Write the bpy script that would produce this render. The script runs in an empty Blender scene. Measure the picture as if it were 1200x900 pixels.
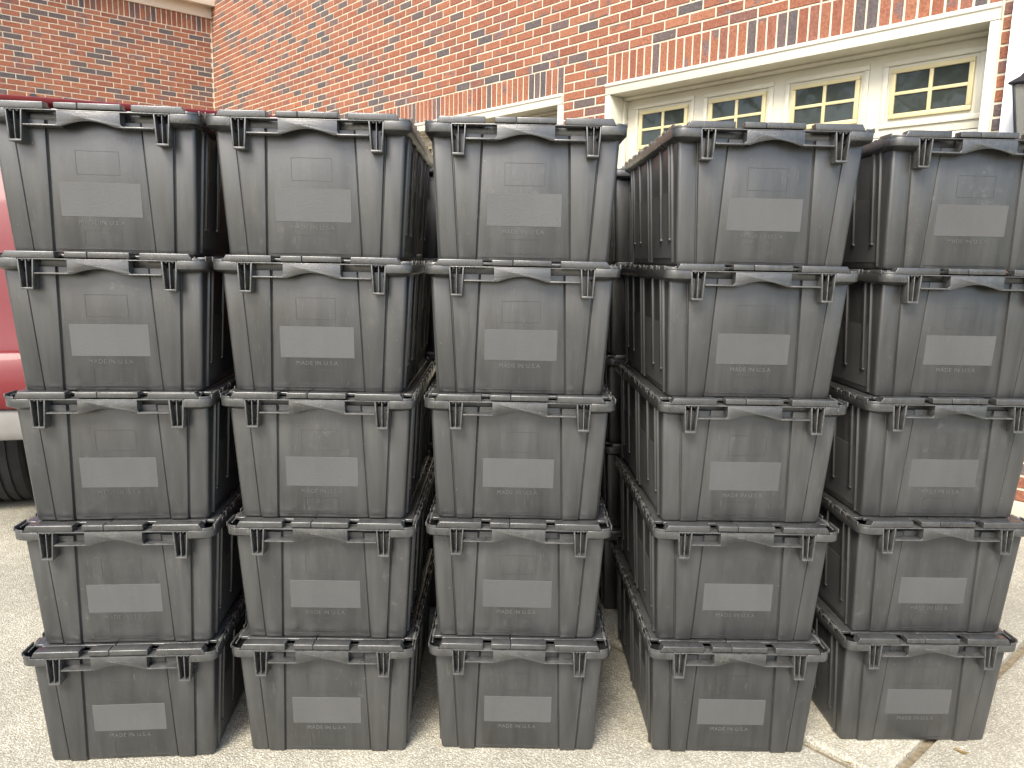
import bpy, bmesh, math, random
from mathutils import Vector, Matrix
PI = math.pi
R = math.radians
random.seed(7)
scene = bpy.context.scene
COL = scene.collection

# ------------------------------------------------------------------ camera
F_PX, CAM_H, PITCH, ROLL = 901.8, 1.1943, 0.1601, 0.0195     # photo is 1200 x 900
cd = bpy.data.cameras.new('camera')
cd.sensor_width = 36.0
cd.lens = F_PX / 1200 * 36.0
cd.clip_start, cd.clip_end = 0.02, 500
cam = bpy.data.objects.new('camera', cd)
COL.objects.link(cam)
cam.matrix_world = Matrix.Translation((0, 0, CAM_H)) @ Matrix.Rotation(PI/2 - PITCH, 4, 'X') @ Matrix.Rotation(ROLL, 4, 'Z')
scene.camera = cam

# ------------------------------------------------------------------ sky, sun, exposure
SUN_AZ, SUN_EL = R(22), R(46)          # sun stands behind the camera, to its left
S = Vector((-math.sin(SUN_AZ)*math.cos(SUN_EL), -math.cos(SUN_AZ)*math.cos(SUN_EL), math.sin(SUN_EL)))
world = bpy.data.worlds.new('World')
scene.world = world
world.use_nodes = True
wn = world.node_tree
bg = wn.nodes['Background']
sky = wn.nodes.new('ShaderNodeTexSky')
sky.sky_type = 'NISHITA'
sky.sun_disc = False
sky.sun_elevation = SUN_EL
sky.sun_rotation = math.atan2(S.x, S.y)
sky.dust_density = 3.0
sky.air_density = 1.0
wn.links.new(sky.outputs[0], bg.inputs[0])
bg.inputs[1].default_value = 0.15
sd = bpy.data.lights.new('sun', 'SUN')
sd.energy = 2.0
sd.angle = R(22)
sd.color = (1.0, 0.96, 0.87)
sun = bpy.data.objects.new('sun', sd)
COL.objects.link(sun)
sun.rotation_euler = (-S).to_track_quat('-Z', 'Y').to_euler()
scene.view_settings.view_transform = 'Standard'
scene.view_settings.look = 'None'
scene.view_settings.gamma = 1.0
scene.view_settings.use_curve_mapping = False
scene.view_settings.exposure = 1.42

# ------------------------------------------------------------------ materials
class N:
    """tiny node helper"""
    def __init__(s, name):
        s.m = bpy.data.materials.new(name)
        s.m.use_nodes = True
        s.t = s.m.node_tree
        s.b = s.t.nodes['Principled BSDF']
    def n(s, typ, **kw):
        nd = s.t.nodes.new(typ)
        for k, v in kw.items():
            if k.startswith('i_'):
                nd.inputs[k[2:].replace('_', ' ')].default_value = v
            else:
                setattr(nd, k, v)
        return nd
    def l(s, a, b):
        s.t.links.new(a, b)
    def ramp(s, fac, stops):
        r = s.n('ShaderNodeValToRGB')
        e = r.color_ramp.elements
        while len(e) < len(stops):
            e.new(0.5)
        for i, (p, c) in enumerate(stops):
            e[i].position = p
            e[i].color = c if len(c) == 4 else (*c, 1)
        s.l(fac, r.inputs[0])
        return r.outputs[0]
    def mix(s, fac, a, b, mode='MIX'):
        m = s.n('ShaderNodeMix', data_type='RGBA', blend_type=mode)
        for sock, v in ((m.inputs[0], fac), (m.inputs[6], a), (m.inputs[7], b)):
            if isinstance(v, (int, float)):
                sock.default_value = v
            elif isinstance(v, tuple):
                sock.default_value = v if len(v) == 4 else (*v, 1)
            else:
                s.l(v, sock)
        return m.outputs[2]
    def math(s, op, a, b=0.0):
        m = s.n('ShaderNodeMath', operation=op)
        for sock, v in ((m.inputs[0], a), (m.inputs[1], b)):
            if isinstance(v, (int, float)):
                sock.default_value = v
            else:
                s.l(v, sock)
        return m.outputs[0]
    def noise(s, vec, scale, detail=4, rough=0.55):
        n = s.n('ShaderNodeTexNoise')
        n.inputs['Scale'].default_value = scale
        n.inputs['Detail'].default_value = detail
        n.inputs['Roughness'].default_value = rough
        if vec is not None:
            s.l(vec, n.inputs['Vector'])
        return n.outputs['Fac']
    def bump(s, h, strength, dist):
        b = s.n('ShaderNodeBump')
        b.inputs['Strength'].default_value = strength
        b.inputs['Distance'].default_value = dist
        s.l(h, b.inputs['Height'])
        s.l(b.outputs[0], s.b.inputs['Normal'])
    def objvec(s, scale=(1, 1, 1), seeded=True):
        tc = s.n('ShaderNodeTexCoord')
        mp = s.n('ShaderNodeMapping')
        mp.inputs['Scale'].default_value = scale
        s.l(tc.outputs['Object'], mp.inputs['Vector'])
        if seeded:
            oi = s.n('ShaderNodeObjectInfo')
            mul = s.n('ShaderNodeVectorMath', operation='SCALE')
            cb = s.n('ShaderNodeCombineXYZ')
            for i in range(3):
                s.l(oi.outputs['Random'], cb.inputs[i])
            s.l(cb.outputs[0], mul.inputs[0])
            mul.inputs['Scale'].default_value = 37.0
            s.l(mul.outputs[0], mp.inputs['Location'])
        return mp.outputs[0]

def simple(name, col, rough=0.5, noise=0.12, nscale=9.0, metallic=0.0, spec=0.5, bump=0.0, bscale=60.0):
    k = N(name)
    v = k.objvec()
    f = k.noise(v, nscale, 5)
    c = k.ramp(f, [(0.3, tuple(x*(1-noise) for x in col)), (0.7, tuple(min(1, x*(1+noise)) for x in col))])
    k.l(c, k.b.inputs['Base Color'])
    k.b.inputs['Roughness'].default_value = rough
    k.b.inputs['Metallic'].default_value = metallic
    k.b.inputs['Specular IOR Level'].default_value = spec
    if bump:
        k.bump(k.noise(v, bscale, 6), bump, 0.004)
    return k.m

def plastic(name, lo, hi, rough, streak=0.5, patch=0.0, bumpk=0.12, scuff=0.4, wear_glint=0.5, spec=0.7, fade=0.16):
    """worn moulded polyethylene: base tone + vertical drip streaks + pale scuffs + dust"""
    k = N(name)
    v = k.objvec()
    vs = k.objvec((38, 38, 3.0))
    f1 = k.noise(v, 5.0, 5, 0.6)
    f2 = k.noise(vs, 1.0, 4, 0.6)
    f = k.math('ADD', k.math('MULTIPLY', f1, 1-streak), k.math('MULTIPLY', f2, streak))
    c = k.ramp(f, [(0.34, lo), (0.66, hi)])
    if patch:
        # damp looking film with ragged borders, as left by rain on dusty plastic
        tc = k.n('ShaderNodeTexCoord')
        sx = k.n('ShaderNodeSeparateXYZ')
        k.l(tc.outputs['Object'], sx.inputs[0])
        ax = k.math('ABSOLUTE', sx.outputs[0])
        nz = k.noise(v, 22.0, 6, 0.7)
        edge = k.math('ADD', ax, k.math('MULTIPLY', nz, 0.055))
        m = k.ramp(edge, [(0.098, (1, 1, 1)), (0.104, (0, 0, 0))])
        big = k.ramp(k.noise(v, 3.5, 3), [(0.3, (0.25, 0.25, 0.25)), (0.6, (1, 1, 1))])
        mm = k.math('MULTIPLY', k.math('MULTIPLY', m, big), patch)
        c = k.mix(mm, k.mix(0.75, c, k.ramp(f2, [(0.3, (0.025, 0.0255, 0.0248)), (0.7, (0.048, 0.0485, 0.0470))])), c)
    sc = k.ramp(k.noise(v, 34.0, 7, 0.75), [(0.58, (0, 0, 0)), (0.74, (1, 1, 1))])
    sb = k.ramp(k.noise(v, 5.1, 3), [(0.47, (0, 0, 0)), (0.66, (1, 1, 1))])
    c = k.mix(k.math('MULTIPLY', k.math('MULTIPLY', sc, sb), scuff), c, (0.16, 0.155, 0.14))
    oi_ = k.n('ShaderNodeObjectInfo')          # every tote has faded a little differently
    c = k.mix(1.0, c, k.ramp(oi_.outputs['Random'], [(0.0, (1-fade, 1-fade, 1-fade*0.97)), (1.0, (1+fade, 1+fade, 1+fade*0.9))]), 'MULTIPLY')
    # fine vertical scratches and stray pale specks
    vl = k.objvec((420, 420, 7.0))
    ln_ = k.ramp(k.noise(vl, 1.0, 2, 0.5), [(0.64, (0, 0, 0)), (0.72, (1, 1, 1))])
    lm_ = k.ramp(k.noise(v, 6.5, 4), [(0.46, (0, 0, 0)), (0.62, (1, 1, 1))])
    c = k.mix(k.math('MULTIPLY', k.math('MULTIPLY', ln_, lm_), scuff*0.8), c, (0.13, 0.13, 0.12))
    vo = k.n('ShaderNodeTexVoronoi')
    vo.inputs['Scale'].default_value = 62.0
    k.l(v, vo.inputs['Vector'])
    dot = k.ramp(vo.outputs['Distance'], [(0.04, (1, 1, 1)), (0.10, (0, 0, 0))])
    sel = k.ramp(vo.outputs['Color'], [(0.86, (0, 0, 0)), (0.90, (1, 1, 1))])
    c = k.mix(k.math('MULTIPLY', k.math('MULTIPLY', dot, sel), scuff), c, (0.34, 0.335, 0.31))
    if wear_glint:      # rubbed moulded edges, with bright edge glints painted in as paler colour
        ge = k.n('ShaderNodeNewGeometry')
        pt = k.ramp(ge.outputs['Pointiness'], [(0.53, (0, 0, 0)), (0.62, (1, 1, 1))])
        wn_ = k.ramp(k.noise(v, 60.0, 4, 0.7), [(0.35, (0.3, 0.3, 0.3)), (0.6, (1, 1, 1))])
        c = k.mix(k.math('MULTIPLY', k.math('MULTIPLY', pt, wn_), wear_glint), c, (0.15, 0.15, 0.142))
    k.l(c, k.b.inputs['Base Color'])
    k.b.inputs['Specular IOR Level'].default_value = spec
    rr = k.n('ShaderNodeMapRange')
    k.l(f, rr.inputs[0])
    rr.inputs[1].default_value, rr.inputs[2].default_value = 0.3, 0.7
    rr.inputs[3].default_value, rr.inputs[4].default_value = rough-0.06, rough+0.09
    k.l(rr.outputs[0], k.b.inputs['Roughness'])
    k.bump(k.noise(v, 260.0, 3), bumpk, 0.0012)
    return k.m

M = {}
M['plastic'] = plastic('black_plastic', (0.014, 0.0145, 0.0145), (0.034, 0.0345, 0.0340), 0.34, 0.5, 0.75, 0.12, 0.42, 0.0, 0.76)
M['rimplastic'] = plastic('black_rim_plastic', (0.011, 0.0114, 0.0114), (0.031, 0.0315, 0.0310), 0.28, 0.3, 0.0, 0.3, 0.7, 0.75, 0.85)
M['labelplastic'] = plastic('grained_label_plastic', (0.050, 0.0505, 0.0495), (0.063, 0.0635, 0.0625), 0.60, 0.35, 0.0, 0.35, 0.15, 0.0, 0.75, 0.04)
M['letter'] = plastic('raised_letter_plastic', (0.048, 0.048, 0.047), (0.078, 0.078, 0.076), 0.36, 0.2, 0.0, 0.05, 0.3, 0.0, 0.9, 0.1)

def brick_material(name, attr):
    k = N(name)
    if attr:
        a = k.n('ShaderNodeAttribute', attribute_name='brick_seed')
        rnd = a.outputs['Fac']
        tc = k.n('ShaderNodeTexCoord')
        vec = tc.outputs['Object']
    else:
        oi = k.n('ShaderNodeObjectInfo')
        rnd = oi.outputs['Random']
        vec = k.objvec()
    base = k.ramp(rnd, [(0.0, (0.235, 0.090, 0.053)), (0.22, (0.28, 0.114, 0.064)), (0.45, (0.21, 0.080, 0.051)),
                        (0.58, (0.29, 0.125, 0.072)), (0.70, (0.245, 0.099, 0.062)), (0.76, (0.19, 0.088, 0.066)),
                        (0.81, (0.13, 0.092, 0.084)), (1.0, (0.085, 0.078, 0.078))])
    # flashed dark patch along part of some bricks
    fl = k.ramp(k.noise(vec, 7.5, 2), [(0.55, (0, 0, 0)), (0.62, (1, 1, 1))])
    pick = k.ramp(k.math('FRACT', k.math('MULTIPLY', rnd, 17.3)), [(0.60, (0, 0, 0)), (0.62, (1, 1, 1))])
    c = k.mix(k.math('MULTIPLY', k.math('MULTIPLY', fl, pick), 0.8), base, (0.13, 0.10, 0.10))
    g = k.noise(vec, 75.0, 6, 0.7)
    c = k.mix(0.85, c, k.ramp(g, [(0.3, (0.26, 0.26, 0.26)), (0.64, (0.64, 0.64, 0.64))]), 'OVERLAY')
    # lime bloom
    bl = k.ramp(k.noise(vec, 28.0, 5, 0.7), [(0.6, (0, 0, 0)), (0.74, (1, 1, 1))])
    c = k.mix(k.math('MULTIPLY', bl, 0.25), c, (0.5, 0.42, 0.34))
    k.l(c, k.b.inputs['Base Color'])
    k.b.inputs['Roughness'].default_value = 0.86
    k.b.inputs['Specular IOR Level'].default_value = 0.25
    k.bump(g, 0.9, 0.005)
    return k.m
M['brick'] = brick_material('fired_clay_brick', False)
M['brickfield'] = brick_material('fired_clay_brickwork', True)
M['mortar'] = simple('sandy_mortar', (0.58, 0.52, 0.40), 0.95, 0.18, 9, 0, 0.2, 0.5, 120)
M['trim'] = simple('cream_trim_paint', (0.56, 0.54, 0.45), 0.42, 0.04, 6, 0, 0.4, 0.06, 40)
M['doorpaint'] = simple('cream_door_paint', (0.58, 0.555, 0.45), 0.4, 0.04, 5, 0, 0.4, 0.05, 30)
M['sash'] = simple('yellowed_sash_plastic', (0.56, 0.49, 0.27), 0.4, 0.05, 8)
M['white'] = simple('white_aluminium', (0.82, 0.82, 0.80), 0.35, 0.02, 4)
M['soffit'] = simple('cream_soffit', (0.68, 0.62, 0.50), 0.5, 0.03, 5)
M['shingle'] = simple('grey_shingle', (0.10, 0.095, 0.09), 0.9, 0.2, 30)
M['gap'] = simple('dark_gap', (0.02, 0.02, 0.018), 0.9)
k = N('window_glass')
k.b.inputs['Base Color'].default_value = (0.034, 0.040, 0.034, 1)
k.b.inputs['Roughness'].default_value = 0.04
k.b.inputs['Specular IOR Level'].default_value = 0.45
k.bump(k.noise(k.objvec(), 6.0, 2), 0.04, 0.02)
M['glass'] = k.m
M['lampmetal'] = simple('black_lamp_metal', (0.035, 0.037, 0.042), 0.42, 0.15, 12, 0.6)
k = N('lamp_glass')
k.b.inputs['Base Color'].default_value = (0.5, 0.5, 0.46, 1)
k.b.inputs['Roughness'].default_value = 0.12
k.b.inputs['Transmission Weight'].default_value = 0.75
M['lampglass'] = k.m
k = N('red_car_paint')
k.b.inputs['Roughness'].default_value = 0.5
k.b.inputs['Specular IOR Level'].default_value = 0.3
k.b.inputs['Coat Weight'].default_value = 0.15
k.b.inputs['Coat Roughness'].default_value = 0.08
fl = k.noise(k.objvec(), 900, 1)
k.l(k.ramp(fl, [(0.35, (0.115, 0.012, 0.015)), (0.65, (0.155, 0.015, 0.018))]), k.b.inputs['Base Color'])
M['carpaint'] = k.m
M['cladding'] = simple('grey_bumper_plastic', (0.17, 0.165, 0.155), 0.6, 0.1, 12, 0, 0.4)
M['rubber'] = simple('tyre_rubber', (0.022, 0.022, 0.024), 0.75, 0.2, 20, 0, 0.3)
M['alloy'] = simple('wheel_alloy', (0.5, 0.5, 0.52), 0.3, 0.05, 10, 1.0)
k = N('tail_lamp_lens')
k.b.inputs['Base Color'].default_value = (0.17, 0.006, 0.008, 1)
k.b.inputs['Roughness'].default_value = 0.15
M['tail'] = k.m
M['carglass'] = simple('tinted_car_glass', (0.015, 0.016, 0.018), 0.05, 0.1)
M['leaf'] = simple('dry_leaf', (0.42, 0.27, 0.07), 0.7, 0.35, 60)
M['soil'] = simple('lawn_soil', (0.10, 0.10, 0.05), 0.95, 0.4, 3)

def concrete():
    k = N('exposed_aggregate_concrete')
    tc = k.n('ShaderNodeTexCoord')
    vec = tc.outputs['Object']
    vo = k.n('ShaderNodeTexVoronoi')
    vo.inputs['Scale'].default_value = 215.0
    k.l(vec, vo.inputs['Vector'])
    peb = k.ramp(vo.outputs['Color'], [(0.05, (0.20, 0.186, 0.152)), (0.35, (0.41, 0.392, 0.327)), (0.62, (0.50, 0.484, 0.415)), (0.95, (0.66, 0.648, 0.585))])
    gap = k.ramp(vo.outputs['Distance'], [(0.32, (1, 1, 1)), (0.62, (0, 0, 0))])
    c = k.mix(gap, (0.335, 0.316, 0.258), peb)
    big = k.ramp(k.noise(vec, 1.7, 7, 0.68), [(0.34, (0.74, 0.735, 0.72)), (0.62, (1.05, 1.045, 1.02))])
    c = k.mix(1.0, c, big, 'MULTIPLY')
    mid = k.ramp(k.noise(vec, 24.0, 5, 0.7), [(0.32, (0.80, 0.79, 0.76)), (0.68, (1.06, 1.05, 1.03))])
    c = k.mix(0.8, c, mid, 'MULTIPLY')
    k.l(c, k.b.inputs['Base Color'])
    k.b.inputs['Roughness'].default_value = 0.88
    k.b.inputs['Specular IOR Level'].default_value = 0.3
    h = k.math('ADD', vo.outputs['Distance'], k.math('MULTIPLY', k.noise(vec, 420, 3), 0.5))
    k.bump(k.math('MULTIPLY', h, -1.0), 0.6, 0.004)
    return k.m
M['concrete'] = concrete()
M['joint'] = simple('joint_filler', (0.20, 0.165, 0.11), 0.95, 0.35, 45, 0, 0.2, 0.5, 200)
M['jointedge'] = simple('trowelled_joint_edge', (0.40, 0.35, 0.25), 0.85, 0.2, 30, 0, 0.3, 0.3, 150)

# ------------------------------------------------------------------ mesh helpers
def link(name, me, mat=None, parent=None):
    o = bpy.data.objects.new(name, me)
    COL.objects.link(o)
    if mat is not None and me is not None and not me.materials:
        me.materials.append(mat)
    if parent is not None:
        o.parent = parent
    return o

def empty(name, loc=(0, 0, 0), rz=0.0):
    o = bpy.data.objects.new(name, None)
    o.empty_display_size = 0.1
    COL.objects.link(o)
    o.location = loc
    o.rotation_euler = (0, 0, rz)
    return o

def tag(o, label=None, cat=None, group=None, kind=None):
    if label: o['label'] = label
    if cat: o['category'] = cat
    if group: o['group'] = group
    if kind: o['kind'] = kind
    return o

def box(bm, x0, x1, y0, y1, z0, z1):
    vs = [bm.verts.new(p) for p in ((x0,y0,z0),(x1,y0,z0),(x1,y1,z0),(x0,y1,z0),(x0,y0,z1),(x1,y0,z1),(x1,y1,z1),(x0,y1,z1))]
    for f in ((3,2,1,0),(4,5,6,7),(0,1,5,4),(1,2,6,5),(2,3,7,6),(3,0,4,7)):
        bm.faces.new([vs[i] for i in f])
    return vs

def prism(bm, poly, axis, a0, a1, fn=None):
    """extrude a polygon: axis 'z' poly=(x,y); axis 'y' poly=(x,z); axis 'x' poly=(y,z)"""
    def P(p, a):
        if axis == 'z': return (p[0], p[1], a)
        if axis == 'y': return (p[0], a, p[1])
        return (a, p[0], p[1])
    A = [bm.verts.new(P(p, a0)) for p in poly]
    B = [bm.verts.new(P(p, a1)) for p in poly]
    n = len(poly)
    bm.faces.new(A[::-1]); bm.faces.new(B)
    for i in range(n):
        j = (i+1) % n
        bm.faces.new((A[i], A[j], B[j], B[i]))
    return A + B

def loft(bm, rings, cap0=True, cap1=True, closed=True):
    V = [[bm.verts.new(p) for p in r] for r in rings]
    n = len(V[0])
    for a, b in zip(V, V[1:]):
        for i in range(n if closed else n-1):
            j = (i+1) % n
            bm.faces.new((a[i], a[j], b[j], b[i]))
    if cap0: bm.faces.new(V[0][::-1])
    if cap1: bm.faces.new(V[-1])
    return V

def cyl(bm, p0, p1, r0, r1=None, seg=12):
    r1 = r0 if r1 is None else r1
    p0, p1 = Vector(p0), Vector(p1)
    d = (p1-p0).normalized()
    a = d.orthogonal().normalized(); b = d.cross(a)
    rings = [[p + (a*math.cos(2*PI*i/seg) + b*math.sin(2*PI*i/seg))*r for i in range(seg)] for p, r in ((p0, r0), (p1, r1))]
    loft(bm, rings)

def finish(bm, name, bevel=0.0, seg=2, smooth=35, minang=30):
    bmesh.ops.recalc_face_normals(bm, faces=bm.faces[:])
    if bevel:
        es = [e for e in bm.edges if len(e.link_faces) == 2 and e.calc_face_angle(0) > R(minang)]
        bmesh.ops.bevel(bm, geom=es, offset=bevel, segments=seg, profile=0.5, affect='EDGES', clamp_overlap=True)
    me = bpy.data.meshes.new(name)
    bm.to_mesh(me); bm.free()
    if smooth:
        me.shade_smooth()
        me.set_sharp_from_angle(angle=R(smooth))
    return me

def copy_tree(o, parent=None):
    c = o.copy()
    COL.objects.link(c)
    c.parent = parent
    for ch in [x for x in KIDS.get(o.name, [])]:
        copy_tree(ch, c)
    return c
KIDS = {}

# ------------------------------------------------------------------ the setting: ground and driveway
# the house frame: local x runs along the garage front, local y into the house, origin at the inner brick corner
TH = 0.8489
HOUSE = Vector((-4.390, 11.644, 0.012))
HX = Vector((math.cos(TH), -math.sin(TH), 0)); HY = Vector((math.sin(TH), math.cos(TH), 0))
def hw(x, y, z=0.0):
    return HOUSE + HX*x + HY*y + Vector((0, 0, z))

bm = bmesh.new()
box(bm, -60, 60, -60, 60, -0.30, -0.12)
g = tag(link('ground', finish(bm, 'ground', 0, smooth=0), M['soil']), kind='structure')
drive = tag(empty('driveway', (HOUSE.x, HOUSE.y, 0.0), -TH), kind='structure')
bm = bmesh.new()
box(bm, -1.0, 19.0, -13.3, -0.1, -0.11, -0.020)
link('joint_bed', finish(bm, 'joint_bed', 0, smooth=0), M['joint'], drive)
xs = [-1.0, 3.0, 7.0, 11.0, 15.0, 19.0]
ys = [-13.3, -9.64, -5.64, -2.64, -0.1]
for i in range(5):
    for j in range(4):
        gx, gy = 0.012, 0.014
        bm = bmesh.new()
        x0, x1, y0, y1 = xs[i]+gx, xs[i+1]-gx, ys[j]+gy, ys[j+1]-gy
        # slab with a rounded, trowelled border
        rings = [[(x0+q, y0+q, z), (x1-q, y0+q, z), (x1-q, y1-q, z), (x0+q, y1-q, z)] for q, z in ((0, -0.10), (0, -0.012), (0.003, -0.005), (0.010, -0.0015), (0.016, 0.0))]
        loft(bm, rings)
        link('concrete_slab', finish(bm, 'concrete_slab', 0, smooth=50), M['concrete'], drive)

# ------------------------------------------------------------------ the brick house
house = tag(empty('brick_house', HOUSE, -TH), 'red brick house with cream garage doors behind the stacked totes', 'house')
CH, BL = 0.0677, 0.2032
ZC0 = 2.463 - 36*CH                       # a course line falls on the door heads
DOOR_R = (7.635, 10.200); DOOR_L = (4.620, 7.185)
HEAD = 2.463
WALL_X1, WALL_Z1 = 11.6, 5.55
RET_Y0, RET_TOP = -5.2, 4.485

bm = bmesh.new()       # mortar backing of the garage front, with the two openings
for (x0, x1, z0, z1) in ((-0.25, DOOR_L[0], -0.12, HEAD), (DOOR_L[1], DOOR_R[0], -0.12, HEAD), (DOOR_R[1], WALL_X1, -0.12, HEAD), (-0.25, WALL_X1, HEAD, WALL_Z1)):
    box(bm, x0, x1, 0.0, 0.24, z0, z1)
front_wall = link('facade_wall', finish(bm, 'facade_wall', 0, smooth=0), M['mortar'], house)
bm = bmesh.new()
box(bm, -0.24, 0.0, RET_Y0, -0.0005, -0.12, RET_TOP+0.2)
ret_wall = link('return_wall', finish(bm, 'return_wall', 0, smooth=0), M['mortar'], house)

def proj(P):
    x, y, z = P.x, P.y, P.z-CAM_H
    c, s = math.cos(PITCH), math.sin(PITCH)
    d = y*c - z*s
    if d < 0.1: return None
    u = y*s + z*c
    px, py = F_PX*x/d, -F_PX*u/d
    cr, sr = math.cos(ROLL), math.sin(ROLL)
    return 600+px*cr-py*sr, 450+px*sr+py*cr

# brick list: (wall, along0, along1, z0, z1)   wall 'f' -> along = x, wall 'r' -> along = -y
bricks = []
J = 0.0122
def inside(a0, a1, z0, z1):
    for d in (DOOR_L, DOOR_R):
        if z0 < HEAD + 3*CH - 0.01 and a1 > d[0]+0.004 and a0 < d[1]-0.004:
            return d
    return None
nco = int((WALL_Z1-ZC0)/CH)
for c in range(0, nco):
    z0 = ZC0 + c*CH + J/2; z1 = z0 + CH - J
    off = (c % 2)*BL/2 + 0.01
    x = -BL + off
    while x < WALL_X1:
        a0, a1 = max(x + J/2, 0.012), min(x + BL - J/2, WALL_X1)
        d = inside(a0, a1, z0, z1)
        pieces = [(a0, a1)]
        if d:
            pieces = []
            if a0 < d[0]-0.004: pieces.append((a0, d[0]-J*0.6))
            if a1 > d[1]+0.004: pieces.append((d[1]+J*0.6, a1))
        if z0 < HEAD + 3*CH - 0.01:          # the narrow pier is laid to its own bond below
            pieces = [p for p in pieces if not (p[1] > DOOR_L[1] and p[0] < DOOR_R[0])]
        for p in pieces:
            if p[1]-p[0] > 0.02:
                bricks.append(('f', p[0], p[1], z0, z1))
        x += BL
    if z0 < HEAD + 3*CH - 0.01:
        pw = DOOR_R[0]-DOOR_L[1]
        cuts = (0, 0.5, 1) if c % 2 else (0, 0.25, 0.75, 1)
        for q0, q1 in zip(cuts, cuts[1:]):
            bricks.append(('f', DOOR_L[1]+pw*q0+J/2, DOOR_L[1]+pw*q1-J/2, z0, z1))
for d in (DOOR_L, DOOR_R):                 # soldier courses over the doors
    n = int(round((d[1]-d[0])/CH)); w = (d[1]-d[0])/n
    for i in range(n):
        bricks.append(('f', d[0]+i*w+J/2, d[0]+(i+1)*w-J/2, HEAD+0.004, HEAD+3*CH-J/2))
SOLD = RET_TOP - 3*CH
c = 0
while ZC0 + (c+1)*CH < SOLD + 0.03:
    z0 = ZC0 + c*CH + J/2; z1 = min(z0+CH-J, SOLD-J/2)
    off = (c % 2)*BL/2
    x = -BL + off + 0.02
    while x < -RET_Y0:
        a0, a1 = max(x+J/2, 0.012), min(x+BL-J/2, -RET_Y0)
        if a1-a0 > 0.028 and z1-z0 > 0.02: bricks.append(('r', a0, a1, z0, z1))
        x += BL
    c += 1
n = int(-RET_Y0/CH)
for i in range(n):
    bricks.append(('r', i*CH+0.012, (i+1)*CH+0.012-J, SOLD+J/2, RET_TOP))

PROUD = 0.0045
def brick_verts(w, h, rng):
    """chamfered brick: back rectangle on the mortar, front slightly uneven; local x along, y out (negative), z up"""
    e = 0.002
    j = lambda s: rng.uniform(-s, s)
    back = [(0, 0.002, 0), (w, 0.002, 0), (w, 0.002, h), (0, 0.002, h)]
    mid = [(0+j(.0015), -PROUD+e, 0+j(.0015)), (w+j(.0015), -PROUD+e, 0+j(.0015)), (w+j(.0015), -PROUD+e, h+j(.0015)), (0+j(.0015), -PROUD+e, h+j(.0015))]
    fr = [(e+j(.001), -PROUD+j(.001), e+j(.001)), (w-e+j(.001), -PROUD+j(.001), e+j(.001)), (w-e+j(.001), -PROUD+j(.001), h-e+j(.001)), (e+j(.001), -PROUD+j(.001), h-e+j(.001))]
    return back + mid + fr
BF = [(0,1,5,4),(1,2,6,5),(2,3,7,6),(3,0,4,7),(4,5,9,8),(5,6,10,9),(6,7,11,10),(7,4,8,11),(8,9,10,11)]
def place(b, v):
    wall, a0, a1, z0, z1 = b
    if wall == 'f': return (a0+v[0], v[1], z0+v[2])
    return (-v[1], -a1+v[0], z0+v[2])
def visible_area(b):
    pts = []
    for (a, z) in ((b[1], b[3]), (b[2], b[3]), (b[2], b[4]), (b[1], b[4])):
        p = proj(hw(a, 0, z) if b[0] == 'f' else hw(0, -a, z))
        if p is None: return 0
        pts.append(p)
    cx = sum(p[0] for p in pts)/4; cy = sum(p[1] for p in pts)/4
    lim = 108 if cx < 150 else 120 if cx < 240 else 130 if cx < 490 else 141 if cx < 740 else 150
    if not (2 < cx < 1198 and 2 < cy < lim): return 0
    return abs(sum(pts[i][0]*pts[(i+1)%4][1]-pts[(i+1)%4][0]*pts[i][1] for i in range(4)))/2
rng = random.Random(3)
vis = sorted([(visible_area(b), i) for i, b in enumerate(bricks)], reverse=True)
single = {i for a, i in vis[:300] if a > 0}
cache = {}
field = {'f': ([], [], []), 'r': ([], [], [])}
for i, b in enumerate(bricks):
    w, h = b[2]-b[1], b[4]-b[3]
    if i in single:
        key = (round(w, 3), round(h, 3), rng.randrange(4))
        if key not in cache:
            me = bpy.data.meshes.new('brick')
            me.from_pydata(brick_verts(w, h, rng), [], BF)
            me.materials.append(M['brick'])
            cache[key] = me
        o = link('brick', cache[key], None, front_wall if b[0] == 'f' else ret_wall)
        if b[0] == 'f':
            o.location = (b[1], rng.uniform(-.0012, .0012), b[3])
        else:
            o.location = (0, -b[1], b[3])
            o.rotation_euler = (0, 0, -PI/2)
            # local +x -> world -y : shift so it spans a0..a1; outward (-y) must become +x
            o.rotation_euler = (0, 0, PI/2)
            o.location = (0, -b[2], b[3])
    else:
        V, Fc, A = field[b[0]]
        k0 = len(V)
        V += [place(b, v) for v in brick_verts(w, h, rng)]
        Fc += [tuple(k0+q for q in f) for f in BF]
        A += [rng.random()]*len(BF)
for wkey, par in (('f', front_wall), ('r', ret_wall)):
    V, Fc, A = field[wkey]
    me = bpy.data.meshes.new('brickwork')
    me.from_pydata(V, [], Fc)
    at = me.attributes.new('brick_seed', 'FLOAT', 'FACE')
    at.data.foreach_set('value', A)
    me.materials.append(M['brickfield'])
    tag(link('brickwork', me, None, par), kind='stuff')

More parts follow.
